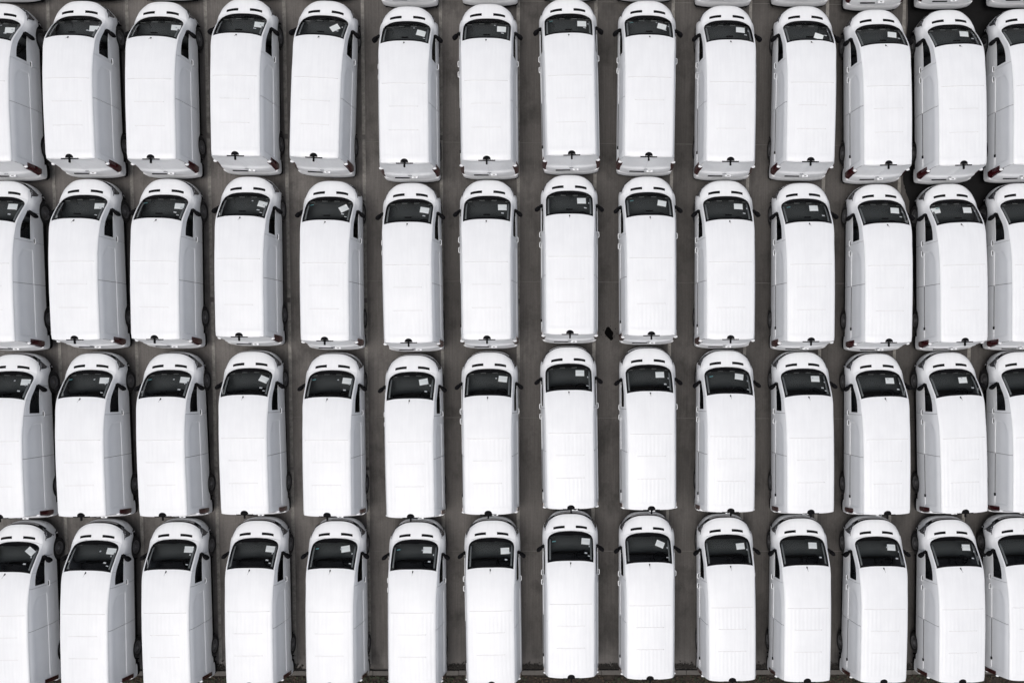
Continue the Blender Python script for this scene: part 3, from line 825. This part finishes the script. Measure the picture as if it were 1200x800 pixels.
for n in range(-4, 17):
    bm = new()
    x = X0+n*BAY
    segs = [(18.0, 11.9), (11.2, 6.9), (6.75, 1.9), (1.75, -3.4), (-3.5, -9.75)]
    for (a, b) in segs:
        k = 10
        L = [bm.verts.new((x-0.05+random.uniform(-.006, .006), a+(b-a)*i/k, 0.006)) for i in range(k+1)]
        Q = [bm.verts.new((x+0.05+random.uniform(-.006, .006), a+(b-a)*i/k, 0.006)) for i in range(k+1)]
        for i in range(k): bm.faces.new((L[i], L[i+1], Q[i+1], Q[i]))
    bmesh.ops.recalc_face_normals(bm, faces=bm.faces[:])
    o = link('bay_line', bm, M['line'], yard, False)
# freshly tarred patch over the slabs at the far right
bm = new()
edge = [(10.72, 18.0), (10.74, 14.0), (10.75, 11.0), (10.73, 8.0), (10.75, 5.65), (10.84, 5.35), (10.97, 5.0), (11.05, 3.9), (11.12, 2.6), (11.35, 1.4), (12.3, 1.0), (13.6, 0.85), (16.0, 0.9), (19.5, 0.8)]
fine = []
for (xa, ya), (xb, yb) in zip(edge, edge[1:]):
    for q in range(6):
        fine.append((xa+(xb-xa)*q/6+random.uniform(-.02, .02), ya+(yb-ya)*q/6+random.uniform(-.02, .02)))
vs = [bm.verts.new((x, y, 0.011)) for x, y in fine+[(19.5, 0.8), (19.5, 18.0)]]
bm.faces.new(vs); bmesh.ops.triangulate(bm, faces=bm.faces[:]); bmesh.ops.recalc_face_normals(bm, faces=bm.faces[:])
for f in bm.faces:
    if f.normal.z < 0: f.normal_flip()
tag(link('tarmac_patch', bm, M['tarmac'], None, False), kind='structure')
# kerb stones
bm = new(); add_box(bm, (0, KERB_Y-0.09, -0.05), (80, 0.14, 0.10))
kerb = tag(link('kerb', bm, M['kerb'], None, False), kind='structure')
bm = new(); add_box(bm, (0, 0, 0.02), (0.905, 0.155, 0.17), bevel=0.012)
ks0 = link('kerb_stone', bm, M['kerb'], kerb, False)
for k in range(46):
    o = ks0 if k == 0 else ks0.copy()
    if k: COL.objects.link(o)
    o.location = (-21+0.915*k, KERB_Y-0.09+random.uniform(-.006, .006), random.uniform(-.006, .006))
bm = new(); nx, ny = 90, 14
g = [[bm.verts.new((-30+60*i/nx, KERB_Y-0.165-4.5*(j/ny)**1.3, 0.03+0.05*random.random()*(j > 0))) for i in range(nx+1)] for j in range(ny+1)]
for j in range(ny):
    for i in range(nx): bm.faces.new((g[j][i], g[j+1][i], g[j+1][i+1], g[j][i+1]))
tag(link('verge', bm, M['soil']), kind='structure')
bm = new(); sheet(bm, -400, 400, -400, -14.4, 0.03)
tag(link('soil', bm, M['soil'], None, False), kind='structure')
def scatter(name, n, area, size, m, seed, zfun):
    rnd = random.Random(seed); bm = new()
    for _ in range(n):
        x, y = area(rnd); a = rnd.uniform(0, 6.28); l = rnd.uniform(*size); w = l*rnd.uniform(.35, .7)
        t = rnd.uniform(-.4, .4); z = zfun(x, y)
        ca, sa = math.cos(a), math.sin(a)
        vs = []
        for px, py, pz in ((-l, 0, .0), (0, -w, .012), (l, 0, abs(t)*l), (0, w, .0)):
            vs.append(bm.verts.new((x+px*ca-py*sa, y+px*sa+py*ca, z+pz)))
        bm.faces.new(vs)
    return tag(link(name, bm, m, None, False), kind='stuff')
scatter('leaf_litter', 5200, lambda r: (r.uniform(-21, 20), KERB_Y-0.2-abs(r.gauss(0, .7))), (.02, .06), M['leaf'], 3, lambda x, y: 0.08+random.random()*.02)
scatter('verge_weeds', 2600, lambda r: (r.choice([-17, -14.5, -11, -6.5, -3, 3, 8, 12])+r.gauss(0, 1.1), KERB_Y-0.22-abs(r.gauss(0, .5))), (.02, .07), M['weed'], 4, lambda x, y: 0.09+random.random()*.05)
CL = [-10.9, -8.7, -3.4, -2.9, -1.6, -1.1, -0.7, 1.3, 1.8, 3.6, 4.1, 6.4, 9.0, 11.3]
scatter('gutter_debris', 2600, lambda r: (r.choice(CL)+r.gauss(0, .28), KERB_Y+0.02+abs(r.gauss(0, .07))), (.02, .05), M['debris'], 5, lambda x, y: 0.012+random.random()*.03)
scatter('grit', 900, lambda r: (r.uniform(-18, 16), r.uniform(-9.8, 14)), (.006, .016), M['leaf'], 6, lambda x, y: 0.004)

# black oil patch between two vans
bm = new()
out = []
for px, py in ((455,475),(490,488),(512,515),(530,540),(556,568),(570,590),(582,640),(568,672),(570,700),(577,735),(572,762),(545,786),(520,790),(500,768),(480,745),(452,722),(430,700),(402,676),(385,650),(374,622),(380,598),(386,570),(398,540),(404,516),(420,492)):
    out.append(((px-475)/740+random.uniform(-.006, .006), (630-py)/740+random.uniform(-.006, .006)))
top = [bm.verts.new((x, y, 0.006)) for x, y in out]
c = bm.verts.new((0, -.03, 0.010))
for a, b in zip(top, top[1:]+top[:1]): bm.faces.new((a, b, c))
for _ in range(26):
    an, rr, q = random.uniform(0, 6.28), random.uniform(.15, .32), random.uniform(.006, .016)
    cx, cy = rr*.8*math.cos(an), rr*math.sin(an)
    bm.faces.new([bm.verts.new((cx+q*math.cos(k*1.047), cy+q*math.sin(k*1.047), 0.005)) for k in range(6)])
bmesh.ops.recalc_face_normals(bm, faces=bm.faces[:])
o = link('oil_spill', bm, M['oil']); o.location = (1.590, 0.83, 0.0)
tag(o, 'black leaf-shaped oil blot on the grey concrete between two vans', 'oil stain')

# ------------------------------------------------------------------ the fleet
ORD = ['leftmost', 'second from left', 'third from left', 'fourth from left', 'fifth from left', 'sixth from left', 'seventh from left',
       'seventh from right', 'sixth from right', 'fifth from right', 'fourth from right', 'third from right', 'second from right', 'rightmost']
ROW = {-1: 'the cut-off top row', 0: 'the topmost full row', 1: 'the second full row', 2: 'the third full row', 3: 'the row by the kerb'}
def copy_tree(o, parent=None):
    c = o.copy(); COL.objects.link(c); c.parent = parent
    for ch in KIDS[o.name]:
        if ch.name.startswith('sticker') and random.random() < (0.25 if ch.name in ('sticker', 'sticker.001') else 0.72): continue
        copy_tree(ch, c)
    return c
proto = make_van()
KIDS = {}
def reg(o):
    KIDS[o.name] = list(o.children)
    for ch in KIDS[o.name]: reg(ch)
reg(proto)
bm = new()
nx, ny = 6, 4
g = [[bm.verts.new((0.130*(2*i/nx-1), 0.095*(2*j/ny-1), 0.003*math.sin(2.2*j/ny)-0.004*(2*i/nx-1)**2)) for i in range(nx+1)] for j in range(ny+1)]
for j in range(ny):
    for i in range(nx): bm.faces.new((g[j][i], g[j][i+1], g[j+1][i+1], g[j+1][i]))
sheet0 = None
paper_mesh = None
proto.rotation_euler = (0, 0, 0)
for k, (r, c, x, y, a, papers) in enumerate(VANS):
    van = proto if k == 0 else copy_tree(proto)
    van.location = (x, y, 0); van.rotation_euler = (0, 0, a)
    if len(papers) == 2: look = 'white van with two windscreen papers, '
    elif r == -1: look = 'white panel van showing only its tail, '
    elif papers and abs(papers[0][2]) >= 12: look = 'white van with a slanted windscreen paper, '
    elif c in (0, 13): look = 'white panel van cut by the photo edge, '
    else: look = 'white panel van, '
    tag(van, look+ORD[c]+' in '+ROW[r], 'van', 'white vans parked in rows')
    for q, (px, py, ang) in enumerate(papers):
        if paper_mesh is None:
            o = link('paper_sheet', bm, M['paper'], None, True); paper_mesh = o.data
        else:
            o = bpy.data.objects.new('paper_sheet', paper_mesh); COL.objects.link(o)
        # the sheet is taped inside the windscreen: find the glass under (px, py)
        Y, w = py, px/0.355
        for _ in range(25):
            q_ = S(Y, w); Y += (py-q_.y)*0.7; w += (px-q_.x)*2.0
        nn = nrm(Y, w); ctr = S(Y, w)-nn*0.046
        nn = (nn+Vector((0, 0, 0.85))).normalized()          # propped a little flatter than the glass
        upv = (Vector((0, 1, 0))-nn*nn.y).normalized(); rt = upv.cross(nn)
        base = Matrix((rt, upv, nn)).transposed() @ Matrix.Rotation(R(ang), 3, 'Z')
        rot = Matrix.Rotation(a, 3, 'Z') @ base
        o.location = Matrix.Rotation(a, 3, 'Z') @ ctr + Vector((x, y, 0))
        o.rotation_euler = rot.to_euler()
        which = 'white paper inside windscreen of the van '
        if len(papers) == 2: which = ('right' if q == 0 else 'left')+' white paper inside windscreen of the van '
        tag(o, which+ORD[c]+' in '+ROW[r], 'paper', 'papers inside van windscreens')
